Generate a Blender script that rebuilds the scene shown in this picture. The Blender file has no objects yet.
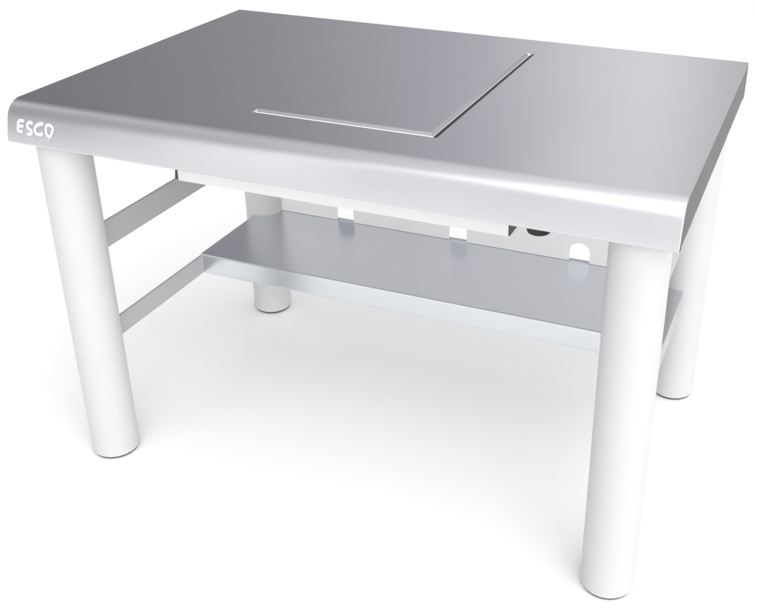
import bpy, bmesh, math
from mathutils import Vector, Matrix

scene = bpy.context.scene
C = bpy.data.collections.new("table_scene"); scene.collection.children.link(C)

# ------------------------------------------------------------------ sizes (m)
W, D, H, T = 1.2386, 0.8032, 0.80, 0.0754        # top: width, depth, height, edge drop
LI, LF, LB, LR = 0.0672, 0.0613, 0.0638, 0.0494  # leg insets and radius
ZS = 0.295                                       # shelf surface
ZU = H - 0.070                                   # underside of the steel cover core

# ------------------------------------------------------------------ materials
def new_mat(name):
    m = bpy.data.materials.new(name); m.use_nodes = True
    nt = m.node_tree; b = nt.nodes["Principled BSDF"]
    return m, nt, b

def steel(name, base, rough, aniso=0.0, streak=0.03, brush_axis='X', bump=0.002, wave=0.25):
    m, nt, b = new_mat(name)
    b.inputs["Metallic"].default_value = 1.0
    if aniso:                                        # brushed along x: reflections smear across the brushing
        b.inputs["Anisotropic"].default_value = aniso
        tg = nt.nodes.new("ShaderNodeTangent"); tg.direction_type = 'RADIAL'; tg.axis = 'X'
        nt.links.new(tg.outputs["Tangent"], b.inputs["Tangent"])
    tc = nt.nodes.new("ShaderNodeTexCoord")
    def noise(scale, mapscale, detail=3):
        mp = nt.nodes.new("ShaderNodeMapping"); mp.inputs["Scale"].default_value = mapscale
        nz = nt.nodes.new("ShaderNodeTexNoise"); nz.inputs["Scale"].default_value = scale
        nz.inputs["Detail"].default_value = detail
        nt.links.new(tc.outputs["Object"], mp.inputs["Vector"])
        nt.links.new(mp.outputs["Vector"], nz.inputs["Vector"])
        return nz
    long_ = 0.6
    ms = (long_, 90, 90) if brush_axis == 'X' else (90, long_, 90)
    fine = noise(9.0, ms, 4)
    soft = noise(2.3, (1, 1, 1), 3)
    # roughness = base + brushed grain + cloudy handling marks
    mr = nt.nodes.new("ShaderNodeMapRange")
    mr.inputs["To Min"].default_value = rough - streak; mr.inputs["To Max"].default_value = rough + streak
    nt.links.new(fine.outputs["Fac"], mr.inputs["Value"])
    ad = nt.nodes.new("ShaderNodeMath"); ad.operation = 'MULTIPLY_ADD'
    nt.links.new(soft.outputs["Fac"], ad.inputs[0]); ad.inputs[1].default_value = 0.06
    nt.links.new(mr.outputs["Result"], ad.inputs[2])
    nt.links.new(ad.outputs[0], b.inputs["Roughness"])
    cr = nt.nodes.new("ShaderNodeValToRGB")
    cr.color_ramp.elements[0].position = 0.3; cr.color_ramp.elements[1].position = 0.7
    cr.color_ramp.elements[0].color = tuple(c*0.985 for c in base) + (1,)
    cr.color_ramp.elements[1].color = tuple(min(1, c*1.01) for c in base) + (1,)
    nt.links.new(fine.outputs["Fac"], cr.inputs["Fac"])
    nt.links.new(cr.outputs["Color"], b.inputs["Base Color"])
    wv = noise(2.1, (1.6, 1, 1), 1)                  # faint waviness of the rolled sheet
    b0 = nt.nodes.new("ShaderNodeBump"); b0.inputs["Strength"].default_value = wave; b0.inputs["Distance"].default_value = 0.01
    nt.links.new(wv.outputs["Fac"], b0.inputs["Height"])
    bp = nt.nodes.new("ShaderNodeBump"); bp.inputs["Strength"].default_value = bump
    nt.links.new(b0.outputs["Normal"], bp.inputs["Normal"])
    bp.inputs["Distance"].default_value = 0.001
    nt.links.new(fine.outputs["Fac"], bp.inputs["Height"])
    nt.links.new(bp.outputs["Normal"], b.inputs["Normal"])
    return m

def paint(name, base, rough, coat=0.0, var=0.02):
    m, nt, b = new_mat(name)
    tc = nt.nodes.new("ShaderNodeTexCoord")
    nz = nt.nodes.new("ShaderNodeTexNoise"); nz.inputs["Scale"].default_value = 6; nz.inputs["Detail"].default_value = 4
    nt.links.new(tc.outputs["Object"], nz.inputs["Vector"])
    cr = nt.nodes.new("ShaderNodeValToRGB")
    cr.color_ramp.elements[0].position = 0.35; cr.color_ramp.elements[1].position = 0.65
    cr.color_ramp.elements[0].color = tuple(c*(1-var) for c in base) + (1,)
    cr.color_ramp.elements[1].color = tuple(base) + (1,)
    nt.links.new(nz.outputs["Fac"], cr.inputs["Fac"])
    nt.links.new(cr.outputs["Color"], b.inputs["Base Color"])
    n2 = nt.nodes.new("ShaderNodeTexNoise"); n2.inputs["Scale"].default_value = 900; n2.inputs["Detail"].default_value = 2
    nt.links.new(tc.outputs["Object"], n2.inputs["Vector"])
    bp = nt.nodes.new("ShaderNodeBump"); bp.inputs["Strength"].default_value = 0.04; bp.inputs["Distance"].default_value = 0.0004
    nt.links.new(n2.outputs["Fac"], bp.inputs["Height"]); nt.links.new(bp.outputs["Normal"], b.inputs["Normal"])
    b.inputs["Roughness"].default_value = rough
    b.inputs["Coat Weight"].default_value = coat
    return m

M = {
    'top':    steel("brushed_steel_top", (0.63, 0.635, 0.65), 0.23, aniso=0.6, streak=0.03, bump=0.0003, wave=0.24),
    'side':   steel("side_steel_dark_reflection", (0.09, 0.092, 0.096), 0.42, brush_axis='Y', bump=0.002),  # same steel, darkened in colour for the dark surroundings it would reflect
    'shelf':  steel("brushed_steel_shelf", (0.69, 0.71, 0.74), 0.22, streak=0.02, bump=0.0003, wave=0.025),
    'white':  paint("white_powder_coat", (0.51, 0.51, 0.515), 0.38),
    'under':  paint("white_board", (0.66, 0.66, 0.665), 0.6),
    'rail':   paint("rail_coat_with_shade", (0.39, 0.378, 0.388), 0.45),  # white rails, greyed so the coat carries their shade under the top
    'panel':  paint("white_panel_coat", (0.78, 0.775, 0.785), 0.5),
    'dark':   paint("dark_grey_bracket", (0.05, 0.052, 0.055), 0.5, var=0.1),
    'rubber': paint("black_rubber_and_gap_shade", (0.005, 0.0055, 0.007), 0.5, var=0.1),  # rubber of the damper; also paints the shade in the platform gap
    'contact_shade':    paint("foot_contact_shade", (0.07, 0.07, 0.07), 0.7, var=0.1),  # dark colour of the added discs that paint contact shadow under the legs
    'ink':    paint("white_print", (0.62, 0.62, 0.64), 0.5),
    'faint':  paint("faint_print", (0.50, 0.50, 0.52), 0.5),
    'floor':  paint("white_studio_floor", (0.90, 0.90, 0.90), 0.6, var=0.006),
}

# ------------------------------------------------------------------ helpers
def obj(name, bm, mat, parent=None, smooth=None, bevel=None, seg=2):
    me = bpy.data.meshes.new(name)
    bmesh.ops.recalc_face_normals(bm, faces=bm.faces)
    bm.to_mesh(me); bm.free()
    me.materials.append(mat)
    o = bpy.data.objects.new(name, me); C.objects.link(o)
    if parent: o.parent = parent
    if smooth is not None:
        for p in me.polygons: p.use_smooth = True
        me.set_sharp_from_angle(angle=math.radians(smooth))
    if bevel:
        b = o.modifiers.new("edge", 'BEVEL'); b.width = bevel; b.segments = seg
        b.limit_method = 'ANGLE'; b.angle_limit = math.radians(35); b.harden_normals = False
        b.use_clamp_overlap = True
    return o

def add_box(bm, x0, x1, y0, y1, z0, z1):
    vs = [bm.verts.new(p) for p in ((x0,y0,z0),(x1,y0,z0),(x1,y1,z0),(x0,y1,z0),(x0,y0,z1),(x1,y0,z1),(x1,y1,z1),(x0,y1,z1))]
    for f in ((0,3,2,1),(4,5,6,7),(0,1,5,4),(1,2,6,5),(2,3,7,6),(3,0,4,7)):
        bm.faces.new([vs[i] for i in f])

def add_lathe(bm, prof, cx=0, cy=0, n=96):
    rings = []
    for r, z in prof:
        rings.append([bm.verts.new((cx+r*math.cos(2*math.pi*i/n), cy+r*math.sin(2*math.pi*i/n), z)) for i in range(n)])
    for a, b in zip(rings, rings[1:]):
        for i in range(n):
            bm.faces.new((a[i], a[(i+1) % n], b[(i+1) % n], b[i]))
    bm.faces.new(list(reversed(rings[0]))); bm.faces.new(rings[-1])

# ------------------------------------------------------------------ the setting
bm = bmesh.new()
S = 60
vs = [bm.verts.new(p) for p in ((-S,-S,0),(S,-S,0),(S,S,0),(-S,S,0))]; bm.faces.new(vs)
fl = obj("floor", bm, M['floor']); fl["kind"] = "structure"

# ------------------------------------------------------------------ the table
table = bpy.data.objects.new("lab_table", None); C.objects.link(table)
table.empty_display_size = 0.2
table["label"] = "white legged laboratory bench with brushed stainless steel top, grooved platform and lower shelf"
table["category"] = "table"

side_outline = {}
# front edge profile (y, z): a wide roll that runs out into a face leaning slightly back, then the bottom fold
FP = [(0.0, 0.0)]
for k_ in range(60):
    u = (k_+0.5)/60
    if k_ < 36: phi = math.radians(90-(90-17)*(k_+0.5)/36); ds = 0.040*math.radians(90-17)/36
    else: phi = math.radians(17-8*(k_-36+0.5)/24); ds = 0.0445/24/math.cos(math.radians(13))
    FP.append((FP[-1][0]-ds*math.sin(phi), FP[-1][1]-ds*math.cos(phi)))
sc = (T-0.0045)/-FP[-1][1]
FP = [(a*sc, b*sc) for a, b in FP]
RY = -FP[-1][0]
YF = -0.0055                                     # the face stands a little in front of the origin line
FP = [(a+RY+YF, b+H) for a, b in FP]; RY = RY+YF
def steel_top():
    bm = bmesh.new()
    gx0, gxi, gxo = 0.4465, 0.7835, 0.8030
    gyo, gyi, gy1 = 0.1285, 0.1480, 0.6920
    k = 0.54
    XS = [0, gx0, gxi, gxo, W]
    # profile in y,z : back lip, back face, top flat stations, bullnose, front face, return lip
    prof = [(D-0.018, H-T), (D, H-T), (D, H), (gy1, H), (gyi, H), (gyo, H), (RY+0.004, H), (RY+0.0015, H)]
    prof += FP[::2]
    prof += [(YF+0.0004, H-T+0.0025), (YF+0.0016, H-T+0.0010), (YF+0.004, H-T), (0.020, H-T)]
    grid = [[bm.verts.new((x, y, z)) for x in XS] for (y, z) in prof]
    for j in range(len(prof)-1):
        for i in range(len(XS)-1):
            if j == 4 and i in (1, 2): continue          # front groove
            if j == 3 and i == 2: continue               # right groove
            bm.faces.new((grid[j][i], grid[j][i+1], grid[j+1][i+1], grid[j+1][i]))
    # side faces
    for i in (0, len(XS)-1):
        inner = [bm.verts.new((XS[i], 0, 0)) for _ in range(1, len(prof)-1)]
        for k_, j in enumerate(range(1, len(prof)-1)):      # a narrow folded rim round the side panel
            v = grid[j][i].co; c = Vector((XS[i], 0.4, H-T/2))
            inner[k_].co = (v.x, v.y + (0.0025 if v.y < 0.05 else (-0.0025 if v.y > D-0.05 else 0)), v.z + (-0.0025 if v.z > H-T/2 else 0.0))
        js = list(range(1, len(prof)-1))
        for k_ in range(len(js)-1):
            bm.faces.new((grid[js[k_]][i], grid[js[k_+1]][i], inner[k_+1], inner[k_]))
        side_outline[i] = [v.co.copy() for v in inner]
    # groove: folded V channel
    A, B_, Cc = grid[5][1], grid[5][3], grid[3][3]
    B2 = grid[5][2]; C2 = grid[4][3]
    Dd, Ee, Ff = grid[3][2], grid[4][2], grid[4][1]
    z1, z2 = H-0.0040, H-0.030
    o = (gyi-gyo)*k                                  # width of the open gap along the outer edge
    def V(x, y, z): return bm.verts.new((x, y, z))
    # inner folded slope down to the gap
    I0, I1, I2 = V(gx0, gyo+o, z1), V(gxo-o, gyo+o, z1), V(gxo-o, gy1, z1)
    I0b, I1b, I2b = V(gx0, gyo+o, z2), V(gxo-o, gyo+o, z2), V(gxo-o, gy1, z2)
    Ab, Bb, Cb = V(gx0, gyo, z2), V(gxo, gyo, z2), V(gxo, gy1, z2)
    for f in ((Ff, I0, I1, Ee), (Ee, I1, I2, Dd), (I0, I0b, I1b, I1), (I1, I1b, I2b, I2),
              (A, B2, B_, Bb, Ab), (B_, C2, Cc, Cb, Bb), (I0b, Ab, Bb, I1b), (I1b, Bb, Cb, I2b),
              (A, Ab, I0b, I0, Ff), (Cc, Dd, I2, I2b, Cb)):
        bm.faces.new(f)
    return bm

top = obj("steel_top", steel_top(), M['top'], table, smooth=11, bevel=0.0012, seg=2)

bm = bmesh.new()                                     # added black strip, paints the deep shade of the gap round the platform
ox, ix, oy, iy = 0.8026, 0.8030-0.0195*0.54+0.0004, 0.1289, 0.1285+0.0195*0.54-0.0004
f = bm.faces.new([bm.verts.new(p) for p in ((0.4469, oy, H-0.0042), (ox, oy, H-0.0042), (ox, 0.6916, H-0.0042), (ix, 0.6916, H-0.0042), (ix, iy, H-0.0042), (0.4469, iy, H-0.0042))])
ex = bmesh.ops.extrude_face_region(bm, geom=[f])
for v in ex['geom']:
    if isinstance(v, bmesh.types.BMVert): v.co.z -= 0.015
obj("gap_shade_strip", bm, M['rubber'], top)

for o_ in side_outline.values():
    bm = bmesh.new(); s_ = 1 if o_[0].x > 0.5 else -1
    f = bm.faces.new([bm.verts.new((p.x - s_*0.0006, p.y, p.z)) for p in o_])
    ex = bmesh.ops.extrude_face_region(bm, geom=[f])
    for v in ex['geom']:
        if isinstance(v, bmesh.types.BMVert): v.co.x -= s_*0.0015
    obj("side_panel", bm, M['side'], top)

# inner core plate closing the cover from below
bm = bmesh.new(); add_box(bm, 0.004, W-0.004, 0.022, D-0.02, H-T+0.001, H-0.045)
obj("core_board", bm, M['under'], table)

# printed lettering on the front edge, each letter a brush-like stroke lying on the curved steel
def front_y(z):
    for (a, b), (c, d) in zip(FP, FP[1:]):
        if d <= z <= b: return a+(c-a)*(b-z)/(b-d)
    return YF

def stroke(bm, pts, w0, w1, off):
    # resample with Catmull-Rom and lay a thin raised ribbon on the front
    P = [Vector(p) for p in pts]; Q = []
    ext = [P[0]*2-P[1]] + P + [P[-1]*2-P[-2]]
    for i in range(1, len(ext)-2):
        a, b, c, d = ext[i-1:i+3]
        for t in [j/6 for j in range(6)]:
            Q.append(0.5*((2*b)+(c-a)*t+(2*a-5*b+4*c-d)*t*t+(3*b-a-3*c+d)*t*t*t))
    Q.append(P[-1])
    L, R_, n = [], [], len(Q)
    for i, q in enumerate(Q):
        d = (Q[min(i+1, n-1)]-Q[max(i-1, 0)]).normalized(); nrm = Vector((-d.y, d.x))
        w = (w0+(w1-w0)*i/(n-1))/2 * (0.75 if i in (0, n-1) else 1)
        for s, lst in ((1, L), (-1, R_)):
            p = q+nrm*w*s
            lst.append(bm.verts.new((p.x, front_y(p.y)-off, p.y)))
    for i in range(n-1):
        bm.faces.new((L[i], L[i+1], R_[i+1], R_[i]))

LET = [
 ([[(0.0264,0.7679),(0.0260,0.7633),(0.0258,0.7586),(0.0254,0.7539),(0.0262,0.7506),(0.0310,0.7495),(0.0363,0.7500)],
   [(0.0264,0.7679),(0.0332,0.7689),(0.0393,0.7687)], [(0.0260,0.7584),(0.0326,0.7595),(0.0384,0.7595)]], 0.0052),
 ([[(0.0586,0.7652),(0.0560,0.7680),(0.0510,0.7680),(0.0472,0.7636),(0.0476,0.7587),(0.0523,0.7560),(0.0566,0.7536),(0.0568,0.7497),(0.0519,0.7470),(0.0459,0.7481)]], 0.0052),
 ([[(0.0835,0.7694),(0.0763,0.7683),(0.0697,0.7654),(0.0652,0.7606),(0.0645,0.7546),(0.0686,0.7501),(0.0765,0.7494),(0.0825,0.7532)]], 0.0056),
 ([[(0.0898,0.7676),(0.0975,0.7688),(0.1045,0.7650),(0.1038,0.7572),(0.0977,0.7478),(0.0922,0.7511),(0.0897,0.7578),(0.0898,0.7676)]], 0.0052),
]
bm = bmesh.new(); off = 0.0004
for strokes, w in LET:
    for s in strokes:
        stroke(bm, s, w*1.12, w*1.0, off); off += 0.00004
obj("lettering", bm, M['ink'], top)
SM = [[(0.0630,0.7441),(0.0636,0.7394),(0.0666,0.7381)],[(0.0693,0.7410),(0.0712,0.7385)],[(0.0747,0.7408),(0.0798,0.7398),(0.0837,0.7420)],
      [(0.0866,0.7405),(0.0912,0.7420)],[(0.0932,0.7381),(0.0975,0.7415),(0.1000,0.7390)],[(0.1015,0.7401),(0.1042,0.7378)]]
bm = bmesh.new(); off = 0.0004
for s in SM:
    stroke(bm, s, 0.0013, 0.0011, off); off += 0.00004
obj("small_lettering", bm, M['faint'], top)

# legs
leg_prof = [(LR-0.0018, 0.0055), (LR, 0.0075), (LR, H-T+0.0005)]
first = None
for (x, y) in ((LI, LF), (W-LI, LF), (W-LI, D-LB), (LI, D-LB)):
    if first is None:
        bm = bmesh.new(); add_lathe(bm, leg_prof)
        lg = obj("leg", bm, M['white'], table, smooth=40)
        bm = bmesh.new(); add_lathe(bm, [(LR-0.0045, 0.0), (LR-0.0035, 0.001), (LR-0.0035, 0.0053)])
        fp = obj("foot_shadow_disc", bm, M['contact_shade'], lg, smooth=40)
        first = (lg, fp)
    else:
        lg = first[0].copy(); C.objects.link(lg); lg.parent = table
        fp = first[1].copy(); C.objects.link(fp); fp.parent = lg
    lg.location = (x, y, 0)

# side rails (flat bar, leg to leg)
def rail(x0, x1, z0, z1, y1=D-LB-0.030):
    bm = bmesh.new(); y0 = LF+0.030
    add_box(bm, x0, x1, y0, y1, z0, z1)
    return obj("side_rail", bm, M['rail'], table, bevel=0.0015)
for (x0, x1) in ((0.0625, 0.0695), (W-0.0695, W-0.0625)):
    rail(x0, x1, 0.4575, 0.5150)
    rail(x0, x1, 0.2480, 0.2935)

# lower shelf: folded tray with a front lip, notched round the rear legs, low upstand behind
def shelf():
    bm = bmesh.new()
    x0, x1, y0, y1, t = 0.0640, W-0.0640, 0.4455, 0.7480, 0.0475
    r = 0.0025
    prof = [(y1, ZS+0.006), (y1, ZS), (y0+r+0.002, ZS)] + [(y0+r-r*math.sin(a), ZS-r+r*math.cos(a)) for a in [math.pi/2*i/4 for i in range(5)]] + [(y0, ZS-r-0.002), (y0, ZS-t+0.002), (y0, ZS-t), (y0+0.015, ZS-t)]
    g = [[bm.verts.new((x, y, z)) for x in (x0, x1)] for y, z in prof]
    for a, b in zip(g, g[1:]): bm.faces.new((a[0], a[1], b[1], b[0]))
    return bm
sh = obj("shelf", shelf(), M['shelf'], table)
so = sh.modifiers.new("sheet", 'SOLIDIFY'); so.thickness = 0.0012; so.offset = -1

# back panel with three arched cable notches along its lower edge
def back_panel():
    bm = bmesh.new()
    x0, x1, z0, z1, y0, y1 = LI+0.03, W-LI-0.03, ZS+0.0015, H-T+0.0005, 0.7425, 0.7455
    pts = [(x0, z0)]
    for c, hw, top_ in ((0.3035, 0.0232, 0.345), (0.6125, 0.0232, 0.345), (0.9205, 0.0245, 0.3455)):
        r = 0.021
        pts.append((c-hw, z0)); pts.append((c-hw, top_-r))
        for i in range(1, 12):
            a = math.pi - math.pi*i/12
            pts.append((c+hw*math.cos(a), top_-r+r*math.sin(a)))
        pts.append((c+hw, top_-r)); pts.append((c+hw, z0))
    pts += [(x1, z0), (x1, z1), (x0, z1)]
    f = bm.faces.new([bm.verts.new((x, y0, z)) for x, z in pts])
    ex = bmesh.ops.extrude_face_region(bm, geom=[f])
    for v in ex['geom']:
        if isinstance(v, bmesh.types.BMVert): v.co.y = y1
    return bm
obj("back_panel", back_panel(), M['panel'], table)

# housing under the platform, with dark end plates
bm = bmesh.new(); add_box(bm, 0.2905, 0.9435, 0.100, 0.700, 0.6537, H-T+0.0006)
hs = obj("platform_housing", bm, M['under'], table, bevel=0.001)
bm = bmesh.new(); add_box(bm, 0.9437, 0.9462, 0.1015, 0.698, 0.6545, H-T+0.0007)
obj("end_plate", bm, M['dark'], hs)
bm = bmesh.new(); add_box(bm, 0.2878, 0.2903, 0.1015, 0.698, 0.6545, H-T+0.0007)
obj("end_plate", bm, M['dark'], hs)
bm = bmesh.new()
q = [(0.2800, 0.6545), (0.2876, 0.6545), (0.2876, 0.690), (0.2850, 0.690)]
f = bm.faces.new([bm.verts.new((x, 0.104, z)) for x, z in q]); ex = bmesh.ops.extrude_face_region(bm, geom=[f])
for v in ex['geom']:
    if isinstance(v, bmesh.types.BMVert): v.co.y = 0.112
obj("bracket", bm, M['dark'], hs)

# black rubber damper hanging under the top, beside the housing
bm = bmesh.new(); add_lathe(bm, [(0.0170, 0.6590), (0.0195, 0.6605), (0.0205, 0.6640), (0.0205, H-T+0.0004)], 0.9890, 0.1260, 48)
obj("damper", bm, M['rubber'], table, smooth=35)

# ------------------------------------------------------------------ studio surround
w = bpy.data.worlds.new("World"); scene.world = w; w.use_nodes = True
nt = w.node_tree; bg = nt.nodes["Background"]
tc = nt.nodes.new("ShaderNodeTexCoord"); sx = nt.nodes.new("ShaderNodeSeparateXYZ")
nt.links.new(tc.outputs["Generated"], sx.inputs[0])
at = nt.nodes.new("ShaderNodeMath"); at.operation = 'ARCTAN2'
nt.links.new(sx.outputs["Y"], at.inputs[0]); nt.links.new(sx.outputs["X"], at.inputs[1])
mr = nt.nodes.new("ShaderNodeMapRange"); mr.inputs["From Min"].default_value = -math.pi; mr.inputs["From Max"].default_value = math.pi
nt.links.new(at.outputs[0], mr.inputs["Value"])
ramp = nt.nodes.new("ShaderNodeValToRGB"); cr = ramp.color_ramp
nt.links.new(mr.outputs["Result"], ramp.inputs["Fac"])
def deg(a): return (a+180)/360
stops = [(-180, (.75,.75,.75)), (-160, (.30,.30,.31)), (-136, (.33,.33,.345)), (-131, (.45,.45,.465)), (-127, (.62,.62,.64)), (-123, (1.0,1.0,1.0)), (-118, (1.02,1.02,1.01)),
         (-114, (.42,.44,.48)), (-110, (.95,.95,.95)), (-105, (.46,.48,.52)), (-101, (.95,.95,.95)), (-96, (.48,.48,.49)), (-88, (1.3,1.3,1.3)), (-50, (2.95,2.93,2.91)), (-10, (1.3,1.3,1.3)), (25, (.7,.7,.7)), (60, (.38,.38,.40)),
         (88, (.31,.315,.325)), (94, (.38,.385,.395)), (99, (.66,.665,.68)), (103, (.58,.585,.605)), (110, (.36,.365,.395)), (122, (.225,.228,.243)),
         (140, (.135,.135,.14)), (158, (.14,.14,.145)), (172, (.80,.80,.80))]
while len(cr.elements) < len(stops): cr.elements.new(0.5)
for e, (a, c) in zip(cr.elements, stops): e.position = deg(a); e.color = c + (1,)
el = nt.nodes.new("ShaderNodeMapRange"); el.interpolation_type = 'SMOOTHSTEP'
el.inputs["From Min"].default_value = 0.50; el.inputs["From Max"].default_value = 0.92
nt.links.new(sx.outputs["Z"], el.inputs["Value"])
mx = nt.nodes.new("ShaderNodeMix"); mx.data_type = 'RGBA'
nt.links.new(el.outputs["Result"], mx.inputs["Factor"])
nt.links.new(ramp.outputs["Color"], mx.inputs["A"]); zr = nt.nodes.new("ShaderNodeValToRGB"); zm = nt.nodes.new("ShaderNodeMapRange")
zm.inputs["From Min"].default_value = -0.75; zm.inputs["From Max"].default_value = 0.25
nt.links.new(sx.outputs["X"], zm.inputs["Value"]); nt.links.new(zm.outputs["Result"], zr.inputs["Fac"])
zr.color_ramp.elements[0].color = (.32,.32,.33,1); zr.color_ramp.elements[1].color = (1.05,1.05,1.05,1)
nt.links.new(zr.outputs["Color"], mx.inputs["B"])
nt.links.new(mx.outputs["Result"], bg.inputs["Color"])
bg.inputs["Strength"].default_value = 1.0

def area(name, loc, target, size, power, col=(1,1,1), spread=180):
    l = bpy.data.lights.new(name, 'AREA'); l.shape = 'RECTANGLE'; l.size, l.size_y = size; l.energy = power; l.color = col
    l.spread = math.radians(spread)
    o = bpy.data.objects.new(name, l); C.objects.link(o); o.location = loc
    o.rotation_euler = (Vector(target)-Vector(loc)).to_track_quat('-Z', 'Y').to_euler()
    return o
area("softbox", (1.9, -2.0, 3.6), (1.3, -1.6, 0), (5.2, 4.4), 34, spread=180)

# ------------------------------------------------------------------ camera
X = Vector((0.93263786, 0.36074201, 0.00719927)); Y = Vector((-0.16759457, 0.41544527, 0.89404546)); Z = Vector((0.31952885, -0.8350272, 0.44791838))
cd = bpy.data.cameras.new("camera"); cam = bpy.data.objects.new("camera", cd); C.objects.link(cam)
cam.matrix_world = Matrix(((X.x, Y.x, Z.x, 1.39782445), (X.y, Y.y, Z.y, -1.34647307), (X.z, Y.z, Z.z, 1.37961916), (0,0,0,1)))
cd.sensor_fit = 'HORIZONTAL'; cd.sensor_width = 36; cd.lens = 1001.95/757*36
cd.shift_x = (378.5-452.566)/757; cd.shift_y = -(306.5-253.453)/757
cd.clip_start = 0.05; cd.clip_end = 300
scene.camera = cam
scene.view_settings.view_transform = 'Standard'; scene.view_settings.look = 'None'
scene.view_settings.exposure = 0.58; scene.view_settings.gamma = 1
